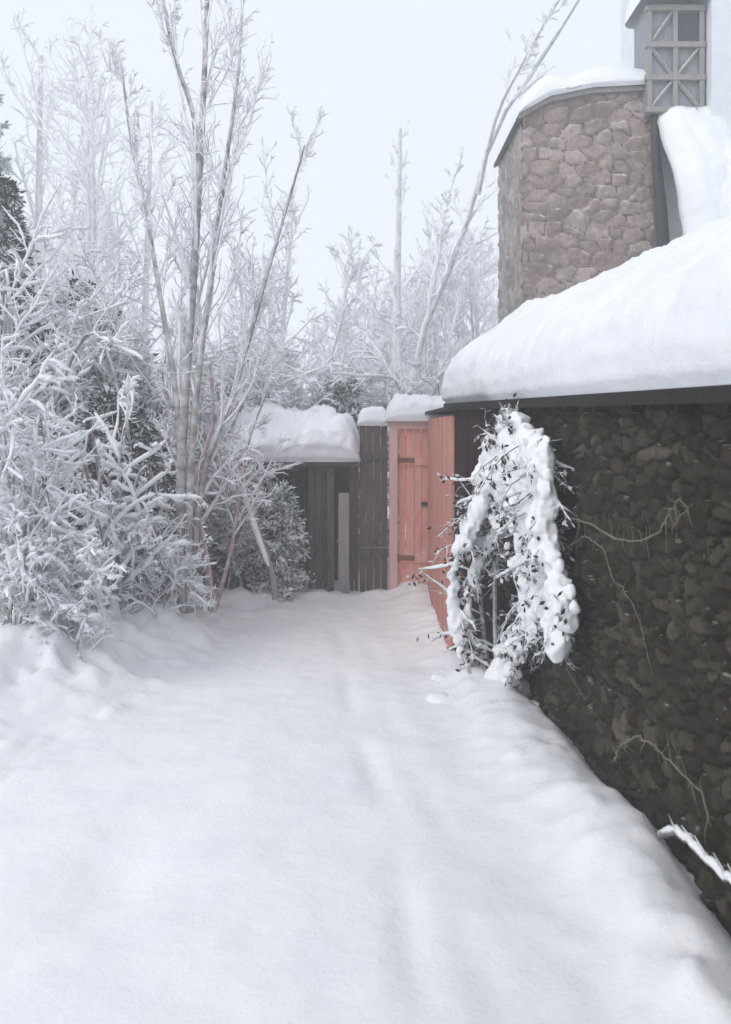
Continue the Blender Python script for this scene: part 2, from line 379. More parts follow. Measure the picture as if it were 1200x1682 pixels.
# fallen branch dusted with snow at the foot of the wall
m = MB(); q = np.array([onwall(*p, -.09) for p in ((1085, 1372), (1110, 1366), (1135, 1385), (1160, 1412), (1185, 1436), (1215, 1462), (1260, 1490))]); tt = np.linspace(0, 6, 30)
Q = np.stack([np.interp(tt, range(7), q[:, k]) for k in range(3)], 1) + rng.normal(0, .003, (30, 3)); m.tubes(Q, np.linspace(.016, .009, 30), 7)
for i in (6, 11, 15, 20, 24): e = Q[i] + np.array([-.03, .02 + .05 * random.random(), .05 + .05 * random.random()]); m.tubes(np.array([Q[i], (Q[i] + e) / 2 + rng.normal(0, .008, 3), e]), np.array([.006, .004, .002]), 5)
fb = m.build('fallen_branch', BARK, smooth=True); tag(fb, 'snow dusted fallen branch lying along the foot of the stone wall', 'branch')
m = MB(); m.tubes(Q[1:] + (0, 0, .012), .008 + .007 * rng.random(29), 7); m.build('snow', SNOW, fb, smooth=True)

# ------------------------------------------------------------------ maroon lean-to, red gate, plank fences
def planks(mb, x0, x1, y, z0, z1, w, th=.022, gap=.006, along='x', toff=.004, zj=.0):
    p = x0; k = 0
    while p < x1 - .01:
        q = min(p + w * rng.uniform(.85, 1.1), x1); o = rng.uniform(-toff, toff); dz = rng.uniform(-zj, zj)
        if along == 'x': mb.box((p, y + o, z0), (q - gap, y + th + o, z1 + dz))
        else: mb.box((y + o, p, z0), (y + th + o, q - gap, z1 + dz))
        p = q
lt = thing('lean_to', 'narrow maroon boarded lean-to tucked under the end of the snowy stone building', 'lean-to', (.85, 6.7, 0))
m = MB(); planks(m, 5.75, 7.95, .63, -.15, 1.82, .12, along='y', zj=.01); m.build('side_boards', REDBR, lt)
m = MB(); planks(m, .655, 1.0, 5.72, -.15, 1.86, .09); m.box((.66, 5.76, -.1), (1.0, 7.9, 1.8)); m.build('front_boards', MAROON, lt)
m = MB(); m.box((.60, 5.66, 1.865), (1.02, 8.0, 1.895)); m.build('roof_board', EAVE, lt)

gt = thing('wooden_gate', 'tall faded red plank gate closing the end of the lane, capped with snow', 'gate', (.46, 8.1, 0))
m = MB(); planks(m, .27, .66, 8.06, .0, 1.73, .082, zj=.008); m.build('plank_panel', RED, gt)
for z in (.35, 1.35): m = MB(); m.box((.25, 8.035, z), (.66, 8.056, z + .08)); m.build('cross_rail', RED, gt)
for z in (.36, 1.36): m = MB(); m.box((.33, 8.026, z + .015), (.50, 8.0335, z + .065)); m.tubes(np.array([(.333, 8.03, z), (.333, 8.03, z + .08)]), np.array([.012, .012]), 8); m.build('hinge', RUST, gt)
m = MB(); m.box((.575, 8.04, .93), (.645, 8.057, .97)); m.tubes(np.array([(.61, 8.05, .95), (.61, 8.0, .95), (.58, 7.985, .95)]), np.array([.008, .008, .007]), 8); m.build('latch', METAL, gt)
m = MB(); m.box((.245, 8.0, -.1), (.325, 8.09, 1.72)); m.build('gate_post', REDP, gt)
m = MB(); m.box((.245, 8.0, 1.722), (.92, 8.11, 1.80)); m.build('lintel', REDP, gt)
m = MB(); P = snow_run([(-.02, 1.80), (-.05, 1.86), (-.03, 1.95), (.1, 2.05), (.3, 2.08), (.5, 1.96), (.52, 1.8)], np.arange(0, .82, .02), lambda y, o: o, .07, .16, seedz=21)
Q = P.copy(); Q[..., 0] = P[..., 1] + .20; Q[..., 1] = P[..., 0] + 7.95; m.grid(Q); m.build('snow_cap', SNOWR, gt, smooth=True)

pf = thing('plank_fence', 'tall dark brown plank fence panel left of the faded red gate', 'fence', (.08, 8.2, 0))
m = MB(); planks(m, -.06, .235, 8.2, -.1, 1.76, .075, zj=.012); m.build('plank_panel', WOODB, pf)
for z in (.4, 1.4): m = MB(); m.box((-.07, 8.17, z), (.235, 8.193, z + .08)); m.build('cross_rail', WOODD, pf)
m = MB(); P = snow_run([(-.05, 1.755), (-.08, 1.80), (-.05, 1.9), (.02, 1.95), (.1, 1.9), (.12, 1.76)], np.arange(0, .36, .02), lambda y, o: o, .02, .1, seedz=31)
Q = P.copy(); Q[..., 0] = P[..., 1] - .09; Q[..., 1] = P[..., 0] + 8.2; m.grid(Q); m.build('snow_cap', SNOWR, pf, smooth=True)

sh = thing('garden_shed', 'small dark open-sided plank shed with a deep snow roof behind the lane', 'shed', (-.6, 8.6, 0))
m = MB(); planks(m, -1.35, -.08, 8.9, -.1, 1.34, .11, zj=.0); m.build('back_wall', WOODD, sh)
m = MB(); planks(m, 8.3, 8.9, -1.37, -.1, 1.34, .11, along='y'); m.build('side_wall', WOODD, sh)
m = MB(); planks(m, -.6, -.39, 8.26, -.1, 1.32, .075); m.build('door', WOODD, sh)
m = MB(); m.box((-.40, 8.16, -.1), (-.33, 8.24, 1.33)); m.build('post', WOODD, sh)
m = MB(); m.box((-.28, 8.12, -.1), (-.17, 8.17, 1.05)); m.build('post', WOODG, sh)
m = MB(); planks(m, -.165, -.07, 8.28, -.1, 1.30, .05); m.build('door_frame', WOODB, sh)
m = MB(); m.box((-1.42, 8.1, 1.335), (-.075, 9.1, 1.38)); m.build('roof_board', WOODD, sh)
m = MB(); P = snow_run([(-.04, 1.38), (-.09, 1.43), (-.12, 1.52), (-.05, 1.66), (.15, 1.78), (.45, 1.90), (.8, 1.92), (1.05, 1.7), (1.08, 1.38)], np.arange(0, 1.46, .025), lambda y, o: o, .13, .22, seedz=41)
Q = P.copy(); Q[..., 0] = P[..., 1] - 1.5; Q[..., 1] = P[..., 0] + 8.1; m.grid(Q); m.build('roof_snow', SNOWR, sh, smooth=True)

# ------------------------------------------------------------------ taller house behind
hs = thing('house', 'tall brown stone house with snow roof and white side rising behind the low building', 'house', (2.6, 9.2, 0))
HY = 9.0
xa, xb = 1.80, 3.30
rubble((xb, HY), (xa, HY), 1.5, 5.62, .022, .23, .15, .035, 9, 'stone_wall', BROWN, hs)
for v_ in hs.children[-1].data.vertices if hs.children else []:
    v_.co.z = min(v_.co.z, float(np.interp(v_.co.x, [xa - .06, xa + .3, 2.6, xb + .12], [5.30, 5.50, 5.60, 5.64])) - .003)
m = MB(); m.box((xa + .01, HY + .02, -.2), (xb, HY + 1.62, 5.22)); m.build('wall_core', MORTARB, hs)
# raking snow roof of the brown wing
m = MB()
xs = np.linspace(xa - .06, xb + .12, 46); zs = np.interp(xs, [xa - .06, xa + .3, 2.6, xb + .12], [5.30, 5.50, 5.60, 5.64])
pr = [(-.10, 0), (-.14, .04), (-.12, .13), (-.05, .22), (.1, .28), (.5, .36), (1.2, .42), (1.7, .3)]
P = np.zeros((len(xs), len(pr) * 3 - 2, 3))
for i, x in enumerate(xs):
    k = 0
    e = math.sqrt(max(0, 1 - max(0, 1 - (x - xs[0]) / .3) ** 2))
    for a, b in zip(pr[:-1], pr[1:]):
        for q in range(3):
            yy = a[0] + (b[0] - a[0]) * q / 3; zz = a[1] + (b[1] - a[1]) * q / 3
            P[i, k] = (x, HY + yy, zs[i] + zz * e + .05 * fbm(x * 2.3, yy * 2, 6) * (zz > .04)); k += 1
    P[i, k] = (x, HY + 1.7, zs[i] + .3 * e)
m.grid(P); m.build('roof_snow', SNOWR, hs, smooth=True)
m = MB()
for i in range(len(xs) - 1):
    m.add([(xs[i], HY - .07, zs[i] - .05), (xs[i + 1], HY - .07, zs[i + 1] - .05), (xs[i + 1], HY - .07, zs[i + 1] - .001), (xs[i], HY - .07, zs[i] - .001),
           (xs[i], HY + 1.65, zs[i] - .05), (xs[i + 1], HY + 1.65, zs[i + 1] - .05), (xs[i + 1], HY + 1.65, zs[i + 1] - .001), (xs[i], HY + 1.65, zs[i] - .001)],
          [(0, 1, 2, 3), (0, 4, 5, 1), (3, 2, 6, 7), (4, 7, 6, 5)])
m.build('verge_board', WOODG, hs)
QUOIN = m_stone('grey_green_quoins', [(.32, .31, .29), (.48, .465, .44), (.36, .35, .33)], .3, .6, moss=False)
rubble((xa - .005, HY + 1.62), (xa - .005, HY), 1.5, 5.29, .03, .3, .2, .03, 15, 'side_wall', QUOIN, hs)
m = MB(); m.tubes(np.array([(3.27, 8.9, 5.35), (3.29, 8.88, 4.8), (3.34, 8.86, 4.2), (3.40, 8.86, 3.2)]), np.array([.04, .05, .065, .08]), 10); m.build('gap_shade_tube', METAL, hs, smooth=True)  # dark tube widening downwards, standing in for the shadowed gap at the joint
m = MB(); m.box((xb + .02, 9.3, -.2), (8, 10.2, 7.6)); m.build('white_wall', WHITEW, hs)
m = MB(); m.box((3.84, 8.7, -.2), (6.5, 9.29, 7.5)); m.build('side_bay', WHITEW, hs)
# grey timber bay with braces
m = MB(); zt0, zt1 = 5.28, 6.42
m.box((3.18, 8.86, zt0), (3.80, 9.28, zt1 + .1)); by = m.build('timber_bay', GREYT, hs)
m = MB()
for z in (zt0, zt0 + .36, zt0 + .73, zt1): m.box((3.15, 8.80, z), (3.82, 8.857, z + .06))
for x in (3.17, 3.46, 3.76): m.box((x, 8.81, zt0 + .06), (x + .05, 8.855, zt1))
m.build('frame', WOODG, by)
m = MB()
for (x0_, z0_, x1_, z1_) in ((3.22, zt0 + .06, 3.46, zt0 + .36), (3.51, zt0 + .36, 3.76, zt0 + .06), (3.22, zt0 + .73, 3.46, zt0 + .42), (3.51, zt0 + .42, 3.76, zt0 + .73), (3.22, zt0 + .79, 3.46, zt1)):
    m.tubes(np.array([(x0_, 8.835, z0_), (x1_, 8.835, z1_)]), np.array([.022, .022]), 4)
m.build('brace', WOODG, by)
m = MB(); m.box((3.52, 8.842, zt0 + .80), (3.75, 8.854, zt1 - .02)); m.build('window_pane', GLASS, by)
m = MB(); P = snow_run([(-.1, 0), (-.14, .08), (-.1, .24), (.1, .36), (.4, .4), (.6, .3), (.62, 0)], np.arange(0, .85, .04), lambda y, o: o, .03, .15, seedz=51)
Q = P.copy(); Q[..., 0] = P[..., 1] + 3.08; Q[..., 1] = P[..., 0] + 8.8; Q[..., 2] += zt1 + .1; m.grid(Q); m.build('snow_cap', SNOWR, by, smooth=True)
# steep snowy porch roof below the bay
m = MB(); P = np.zeros((24, 40, 3))
for i in range(24):
    for j in range(40):
        u = i / 23; v = j / 39; bul = math.sin(math.pi * min(1, v * 1.0)) * .12
        z = 3.4 + 1.86 * v; yy = 8.15 + .72 * v ** 1.2 - bul; x = 3.38 + .62 * u + .06 * (1 - v) 
        edge = min(u, 1 - u) * 6; yy += .12 * (1 - min(1, edge)) ** 2
        P[i, j] = (x, yy + .05 * fbm(x * 3, z * 2, 4), z + .03 * fbm(x * 4, z * 3, 8))
m.grid(P[:, ::1]); o = m.build('porch_snow', SNOWR, hs, smooth=True)
sm = o.modifiers.new('t', 'SOLIDIFY'); sm.thickness = .22; sm.offset = 0
m = MB(); m.box((3.40, 8.4, -.2), (3.83, 9.29, 3.4)); m.build('porch_wall', WHITEW, hs)

# ------------------------------------------------------------------ plants
def unit(v): return v / (np.linalg.norm(v, axis=-1, keepdims=True) + 1e-9)
def grow(start, dirs, length, N, wob=.12, trop=(0, 0, 0), curl=0):
    B = len(start); P = np.zeros((B, N, 3)); P[:, 0] = start; d = unit(dirs.copy()); st = np.broadcast_to(length, (B,))[:, None] / (N - 1)
    tr = np.array(trop)
    for i in range(1, N):
        d = unit(d + rng.normal(0, wob, (B, 3)) + tr / (N - 1)); P[:, i] = P[:, i - 1] + d * st
    return P
def spawn(P, Rd, k, t0, t1, ang, lr, N, rr=.55, wob=.14, trop=(0, 0, 0), lmin=.03, absr=None, taper=.35, up=0):
    B, M = P.shape[:2]; idx = np.repeat(np.arange(B), k); t = rng.uniform(t0, t1, len(idx)); f = t * (M - 1); i = np.minimum(f.astype(int), M - 2); fr = (f - i)[:, None]
    pos = P[idx, i] * (1 - fr) + P[idx, i + 1] * fr; tan = unit(P[idx, i + 1] - P[idx, i]); r0 = Rd[idx, i]
    rp = rng.normal(0, 1, (len(idx), 3)); rp -= (rp * tan).sum(1, keepdims=True) * tan; rp = unit(rp)
    a = rng.normal(ang, ang * .25, len(idx))[:, None]
    d = np.cos(a) * tan + np.sin(a) * rp + np.array([0, 0, up])
    plen = np.linalg.norm(np.diff(P, axis=1), axis=2).sum(1)[idx]
    L = np.maximum(lmin, plen * lr * (1.15 - .7 * t) * rng.uniform(.6, 1.3, len(idx)))
    C = grow(pos, d, L, N, wob, trop)
    r = (r0 * rr if absr is None else np.full(len(idx), absr) * rng.uniform(.7, 1.3, len(idx)))[:, None]
    return C, r * np.linspace(1, taper, N)[None]
def snowline(mb, P, Rd, fac=.9, lift=.7, add=.004, sides=5, thr=.35, prob=.8):
    T = unit(P[:, -1] - P[:, 0]); hor = np.sqrt(1 - T[:, 2] ** 2); keep = (hor > thr) & (rng.random(len(P)) < prob)
    Q = P[keep].copy(); q = Rd[keep] * fac + add; 
    if len(Q) == 0: return
    q = q * (.55 + .9 * rng.random(q.shape)) * hor[keep][:, None]; q = np.minimum(q, .021); q[:, 0] *= .4; q[:, -1] *= .3
    Q[..., 2] += Rd[keep] * lift + q * .35
    mb.tubes(Q, q, sides)

def poly(pts, n=14):
    pts = np.array(pts, float); t = np.linspace(0, len(pts) - 1, n)
    # smooth by Catmull-Rom
    out = []
    for x in t:
        i = min(int(x), len(pts) - 2); f = x - i
        p0 = pts[max(i - 1, 0)]; p1 = pts[i]; p2 = pts[i + 1]; p3 = pts[min(i + 2, len(pts) - 1)]
        out.append(.5 * (2 * p1 + (p2 - p0) * f + (2 * p0 - 5 * p1 + 4 * p2 - p3) * f * f + (3 * p1 - p0 - 3 * p2 + p3) * f ** 3))
    return np.array(out)

def frost_tree(name, label, cat, base, stems, radii, k=(10, 9, 7), lr=(.32, .4, .45), ang=.55, trop=(0, 0, .5), twig=TWIG, bark=BARK, tr=.0045, group=None, snowadd=.006, t0=.25, up=.1, cut=1, blob=0, split_trunk=True):
    th = thing(name, label, cat, base, group)
    for q in stems:
        if q[0][2] < base[2] + .12: q[0] = np.array(q[0], float) - (0, 0, .15)
    P0 = np.array([poly(s) for s in stems]); R0 = np.array([np.linspace(r, r * .3, 14) for r in radii])
    m = MB(); m.tubes(P0, R0, 8); m.build('trunk', bark, th, smooth=True)
    P1, R1 = spawn(P0, R0, k[0], t0, .98, ang, lr[0], 8, .5, .10, trop, .2, up=up)
    R1 = np.maximum(R1, tr * 1.2)
    P2, R2 = spawn(P1, R1, k[1], .12, 1, ang * 1.15, lr[1], 6, .5, .22, tuple(.7 * np.array(trop)), .10, up=up * .6)
    R2 = np.maximum(R2, tr)
    P3, R3 = spawn(P2, R2, k[2], .1, 1, ang * 1.2, lr[2], 4, .5, .3, (0, 0, .1), .05, absr=tr * .8)
    m = MB(); m.tubes(P1, R1, 5); m.tubes(P2, R2, 4); m.tubes(P3, R3, 3); c = m.build('crown', twig, th)
    m = MB(); snowline(m, P0, R0, .5, .8, .0, thr=.2, prob=.9) ; snowline(m, P1, R1, .9, .7, snowadd, prob=.85); snowline(m, P2, R2, .9, .6, snowadd * .8, 4, .3, .8); snowline(m, P3, R3, 1, .6, snowadd * .45, 3, .4, .5)
    if blob:
        pick = rng.random(len(P2)) < blob; m.blobs(P2[pick, 3], rng.uniform(.010, .030, pick.sum()), (1, 1, .6))
    if m.n: m.build('snow', SNOW, th, smooth=True)
    return th

# --- multi-stemmed frosted tree at the left edge of the lane
Y = 6.6
A = lambda px, py, y=Y: at(px, py, y)
b = A(300, 1045)
frost_tree('frosted_tree', 'slender frosted tree with several upright stems at the left edge of the lane', 'tree', b,
    [[b, A(296, 900), A(300, 700), A(318, 450), A(330, 230), A(338, 60), A(345, -180, 6.7)],
     [A(312, 1040), A(310, 850), A(325, 620), A(352, 420), A(372, 260), A(392, 110), A(400, -60, 6.9)],
     [A(310, 1030, 6.7), A(330, 800, 6.7), A(385, 640, 6.8), A(430, 480, 6.9), A(465, 360, 7), A(500, 240, 7)],
     [A(322, 330), A(320, 200), A(295, 120), A(275, 40), A(260, -60, 6.7), A(250, -160)],
     [A(300, 760), A(285, 620), A(262, 480), A(240, 350), A(215, 230), A(200, 110)]],
    [.052, .036, .03, .026, .028], k=(15, 10, 6), lr=(.24, .36, .42), ang=.42, trop=(0, 0, .9), t0=.3, tr=.0036, snowadd=.004)
# --- pinkish thick stem leaning beside it
b = A(350, 985, 7.2)
frost_tree('frosted_sapling', 'pinkish crooked sapling with snow in its forks between frosted tree and shed', 'sapling', b,
    [[b, A(335, 900, 7.1), A(318, 820, 7), A(330, 760, 7), A(350, 690, 7), A(345, 600, 7)],
     [A(318, 820, 7), A(300, 760, 7), A(280, 700, 7), A(275, 640, 7)],
     [b, A(380, 900, 7.2), A(395, 800, 7.2), A(410, 720, 7.2), A(440, 640, 7.2)]],
    [.04, .025, .022], bark=BARKP, k=(10, 8, 6), lr=(.4, .45, .5), ang=.7, trop=(0, 0, .2), tr=.0038, snowadd=.008, blob=.25)

# --- arching frosted shrubs at the left
def arch_shrub(name, label, base, spread, height, n, lean=(0, 0), rad=.012, k=(13, 10, 8), twig=TWIG, group=None, tr=.0034, blob=.1, snowadd=.007, lr=(.35, .42, .45), bark=BARK):
    st = []; base = np.array(base, float)
    for i in range(n):
        a = rng.uniform(0, 2 * math.pi); s = spread * rng.uniform(.25, 1); h = height * rng.uniform(.55, 1.05)
        dx = math.cos(a) * s + lean[0]; dy = math.sin(a) * s * .7 + lean[1]
        p = [base + (math.cos(a) * .34 * s / spread, math.sin(a) * .3 * s / spread, 0), base + (dx * .25, dy * .25, h * .45), base + (dx * .6, dy * .6, h * .85), base + (dx * .95, dy * .95, h * (1. - .08 * s / spread)), base + (dx * 1.25, dy * 1.25, h * (.92 - .35 * s / spread))]
        st.append(p)
    return frost_tree(name, label, 'shrub', base, st, [rad * rng.uniform(.7, 1.3) for _ in st], k=k, lr=lr, ang=.75, trop=(0, 0, -.15), twig=twig, tr=tr, group=group, blob=blob, snowadd=snowadd, t0=.12, up=.12, bark=bark)
arch_shrub('frosted_shrub', 'broad arching frosted shrub at the left edge, low and thick with snow', at(30, 1150, 5.25), .5, 2.0, 9, k=(9, 8, 6), snowadd=.014)
arch_shrub('frosted_shrub', 'white arching shrub with dark gaps between branches left of the slender tree', at(180, 1060, 6.2), .55, 1.85, 9, k=(5, 6, 4), snowadd=.024, rad=.02)
arch_shrub('frosted_shrub', 'small frosted shrub half buried at the front left edge of the lane', at(120, 1128, 5.25), .3, .85, 7, rad=.008, k=(7, 6, 5), snowadd=.010)
arch_shrub('frosted_shrub', 'tall frosted shrub rising above the others at the far left', at(30, 1020, 7.0), .9, 3.2, 11, rad=.024, tr=.0048, k=(8, 8, 6), snowadd=.018)
arch_shrub('frosted_shrub', 'low snowy shrub at the foot of the slender frosted tree', at(255, 1050, 6.3), .32, .8, 8, rad=.009, k=(7, 6, 4))
arch_shrub('frosted_shrub', 'frosted shrub with dark stems between the crooked sapling and the shed', at(385, 978, 7.7), .24, 1.25, 7, rad=.012, twig=TWIGD)
arch_shrub('frosted_shrub', 'wide snow laden shrub rising behind the dark shed roof', at(500, 960, 10.2), .9, 2.9, 13, rad=.02, tr=.006, snowadd=.014, blob=.25, twig=TWIGF)
arch_shrub('frosted_shrub', 'round snow laden shrub rising behind the red gate', at(700, 930, 10.4), .85, 2.55, 12, rad=.02, tr=.006, snowadd=.014, blob=.25, twig=TWIGF)
arch_shrub('frosted_shrub', 'dense frosted shrub behind the slender tree, taller than the shed', at(215, 990, 8.4), .9, 3.1, 12, rad=.02, tr=.0055, snowadd=.010, blob=.15)
arch_shrub('frosted_shrub', 'pale frosted shrub between the slender tree and the shed roof', at(400, 960, 9.4), .8, 3.0, 11, rad=.02, tr=.0055, snowadd=.012, blob=.4, twig=TWIGF)

# --- evergreens
def evergreen(name, label, base, h, r, n, matl, leaf=.09, snowp=.35, group=None, cat='evergreen', droop=-.35, pinch=1.0):
    th = thing(name, label, cat, base, group); base = np.array(base, float)
    m = MB(); tp = poly([base, base + (0.03, 0, h * .5), base + (0, 0, h)], 8); m.tubes(tp, np.linspace(.035 * h, .008, 8), 7); m.build('trunk', BARK, th, smooth=True)
    t = rng.uniform(.06, 1, n) ** .85; a = rng.uniform(0, 2 * math.pi, n); L = r * (1.02 - t ** pinch) * rng.uniform(.6, 1.15, n) + .06
    st = base + np.stack([0 * t, 0 * t, t * h], 1); d = np.stack([np.cos(a), np.sin(a), .25 + 0 * a], 1)
    P = grow(st, d, L, 7, .07, (0, 0, droop)); Rr = np.tile(np.linspace(.011, .003, 7), (n, 1))
    C, CR = spawn(P, Rr, 8, .15, 1, .8, .4, 4, .6, .1, (0, 0, -.15), .08)
    m = MB(); m.tubes(P, Rr, 4); m.tubes(C, CR, 3)
    allp = np.concatenate([C[:, 1:].reshape(-1, 3), P[:, 2:].reshape(-1, 3)]); tan = np.concatenate([np.repeat(unit(C[:, -1] - C[:, 0]), 3, 0), np.repeat(unit(P[:, -1] - P[:, 0]), 5, 0)])
    rep = 5; c = np.repeat(allp, rep, 0) + rng.normal(0, .02, (len(allp) * rep, 3)); dd = np.repeat(tan, rep, 0) + rng.normal(0, .55, (len(allp) * rep, 3)) - np.array([0, 0, .15])
    m.leaves(c, dd, leaf * rng.uniform(.6, 1.3, len(c)), leaf * .16)
    m.build('crown', matl, th)
    m = MB(); snowline(m, P, np.full(P.shape[:2], .02), 1.2, .5, .006, 5, .2, snowp * 1.6); snowline(m, C, np.full(C.shape[:2], .014), 1.1, .5, .004, 4, .2, snowp)
    m.build('snow', SNOW, th, smooth=True); return th
evergreen('evergreen_tree', 'tall dark evergreen tree at far left seen through frosted shrubs', at(0, 960, 8.4), 4.3, 1.2, 190, GREEN, snowp=.3)
evergreen('evergreen_tree', 'dark evergreen behind the white arching shrub, showing in the darkest gaps', at(185, 1000, 7.1), 1.9, .7, 190, GREEN, .07, .08, pinch=3)
evergreen('evergreen_tree', 'taller dark evergreen left of centre of the frosted thicket, behind the slender tree', at(140, 950, 8.9), 3.3, 1.15, 190, GREEN, snowp=.35, pinch=2)
evergreen('evergreen_shrub', 'low dark evergreen shrub behind the crooked sapling', at(395, 985, 8.0), 1.3, .38, 80, GREEN, .06, .15, cat='shrub', pinch=2.4)
evergreen('evergreen_shrub', 'low dark evergreen shrub at the left edge of the picture under the frosted shrubs', at(30, 1060, 6.3), 1.2, .55, 90, GREEN, .06, .25, cat='shrub', pinch=2.4)
evergreen('evergreen_shrub', 'small green shrub with a snow cap beside the dark shed', at(455, 985, 7.9), 1.12, .25, 60, GREENL, .06, .6, cat='shrub', pinch=2.2)
evergreen('evergreen_tree', 'snow covered evergreen tip showing above the shed roof', at(560, 950, 9.8), 2.5, .8, 120, GREENF, .08, .95, pinch=1.8)

# leaning stick with snow
m = MB(); m.tubes(poly([at(392, 770, 7.6), at(415, 850, 7.5), at(445, 935, 7.45), at(452, 985, 7.4)], 8), np.array([.02, .022, .024, .026, .027, .028, .03, .03]), 8)
o = m.build('wooden_stake', WOODG, smooth=True); tag(o, 'pale snow covered stake leaning left in front of the green shrub', 'stake')
m = MB(); Q = poly([at(389, 768, 7.58), at(412, 848, 7.47), at(441, 930, 7.42)], 8); m.tubes(Q, np.array([.01, .026, .03, .024, .032, .028, .026, .012]), 7)
s2 = m.build('snow', SNOW, o, smooth=True)

# --- snow laden shrub against the stone wall
Y = 5.45
b = at(800, 1120, Y)
sb = thing('snow_laden_shrub', 'tall shrub bowed under clumps of snow against the end of the stone wall', 'shrub', b)
def sp(px, py, y=5.5):
    lim = (X0W - .17) / ((px - 600) / FOC - SL); return at(px, py, min(y, lim))
arms = [[(815, 1120, 5.5), (812, 980, 5.5), (818, 850, 5.45), (835, 760, 5.4), (848, 695, 5.4)],
        [(805, 1120, 5.5), (790, 1000, 5.45), (785, 880, 5.4), (800, 790, 5.4), (820, 725, 5.4), (832, 700, 5.4)],
        [(835, 745, 5.4), (800, 790, 5.35), (768, 860, 5.3), (746, 940, 5.3), (748, 1030, 5.3), (766, 1100, 5.35)],
        [(850, 705), (878, 740), (900, 800), (898, 880), (915, 960), (930, 1030)],
        [(845, 740), (866, 810), (880, 890), (885, 960), (905, 1030), (915, 1070)],
        [(838, 790), (848, 870), (862, 940), (868, 1010), (852, 1060), (836, 1095)],
        [(825, 850, 5.3), (800, 900, 5.3), (775, 960, 5.3), (765, 1050, 5.3)],
        [(845, 720, 5.3), (815, 760, 5.25), (790, 830, 5.2), (765, 900, 5.2)],
        [(860, 730), (885, 790), (880, 850), (895, 930), (890, 1000), (875, 1050)]]
AP = np.array([poly([sp(*p) for p in a]) for a in arms]); AR = np.array([np.linspace(.017, .006, 14)] * len(arms))
m = MB(); m.tubes(AP, AR, 6); P1, R1 = spawn(AP, AR, 22, .1, 1, .9, .22, 6, .5, .16, (0, 0, -.5), .08); P2, R2 = spawn(P1, R1, 5, .1, 1, .8, .5, 4, .5, .15, (0, 0, -.3), .04, absr=.0028)
m.tubes(P1, np.maximum(R1, .0035), 4); m.tubes(P2, R2, 3); m.build('stem', TWIGD, sb)
m = MB(); c = P2[:, 1:].reshape(-1, 3); c = c[rng.random(len(c)) < .8]; m.leaves(c, rng.normal(0, 1, c.shape) - (0, 0, .8), .045, .011); m.build('leaf', m_frost('dark_leaves', (.018, .022, .018), (.05, .045, .035), (.6, .62, .65), .2, .8, 9, 1.2), sb); 
m = MB(); C = []; RR = []
wts = [.05, .058, .04, .05, .056, .05, .034, .046, .05]
for a, P in enumerate(AP):
    tt = np.linspace(.30 if a < 2 else 0.02, .98, 46)
    for q in tt:
        f = q * 13; i = min(int(f), 12); p = P[i] * (1 - f + i) + P[i + 1] * (f - i); w = wts[a] * (.45 + .75 * abs(math.sin(q * 9 + a * 2)) + .3 * random.random())
        if random.random() < .14: continue
        C.append(p + np.array([random.gauss(0, .012), -.012 + random.gauss(0, .01), w * .4])); RR.append(w)
for _ in range(130):      # heavy cap at the top
    t = random.random(); px = 838 + random.gauss(0, 1) * (8 + 22 * t); C.append(sp(px, 715 + 85 * t, 5.33 + random.gauss(0, .05))); RR.append(random.uniform(.03, .062))
for _ in range(150):
    t = random.random(); px = 862 + 38 * t + random.gauss(0, 19); C.append(sp(px, 790 + 240 * t, 5.2 + random.gauss(0, .04))); RR.append(random.uniform(.018, .045))
m.blobs(C, np.array(RR), (.9, .9, 1.15), .24)
pk = rng.random(len(P1)) < .6; snowline(m, P1[pk], np.full(P1[pk].shape[:2], .010), 1, .5, .004, 6, .2, .9)
o = m.build('snow', SNOW, sb, smooth=True); remesh(o, .010, 4)
o2 = m  # heap of fallen snow below it
m = MB(); C = []; RR = []
for _ in range(70):
    t = random.random(); C.append(np.array([.80 + .20 * random.gauss(0, .6), 5.2 + random.gauss(0, .12), -.02 + .06 * random.random()])); RR.append(random.uniform(.05, .10))
for _ in range(40):
    t = random.random(); C.append(sp(830 + random.gauss(0, 2 + 12 * t), 1035 + 80 * t, 5.15)); RR.append(.016 + .045 * t)
m.blobs(C, np.array(RR), (1.3, 1.3, .75), .1); o = m.build('snow_heap', SNOW, smooth=True); remesh(o, .012, 14)
tag(o, 'small heap of fallen snow at the foot of the snow laden shrub', 'snow heap')

# --- trees farther off
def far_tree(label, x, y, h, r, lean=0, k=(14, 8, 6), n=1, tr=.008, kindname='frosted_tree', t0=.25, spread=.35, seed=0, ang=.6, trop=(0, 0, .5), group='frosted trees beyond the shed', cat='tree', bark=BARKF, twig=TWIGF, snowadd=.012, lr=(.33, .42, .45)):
    b = np.array((x, y, ground_z(x, y) - .05)); st = []
    for i in range(n):
        a = rng.uniform(0, 6.28); s = spread * (i > 0)
        e = b + (lean + math.cos(a) * s * h * .5, math.sin(a) * s * h * .3, h * (1 if i == 0 else rng.uniform(.7, .95)))
        mid = (b + e) / 2 + (-lean * .2 + math.cos(a) * s * .3, 0, 0); st.append([b, mid, e])
    return frost_tree(kindname, label, cat, b, st, [r * (1 if i == 0 else .6) for i in range(n)], k=k, lr=lr, ang=ang, trop=trop, twig=twig, tr=tr, group=group, snowadd=snowadd, t0=t0, bark=bark, blob=.25)
p = lambda px, y: (px - 600) / FOC * y
far_tree('bare frosted trunk standing straight up beyond the red gate', p(650, 15), 15, 7.4, .11, 0.08, k=(13, 5, 3), t0=.5, lr=(.13, .4, .4), tr=.006, group=None, ang=.45)
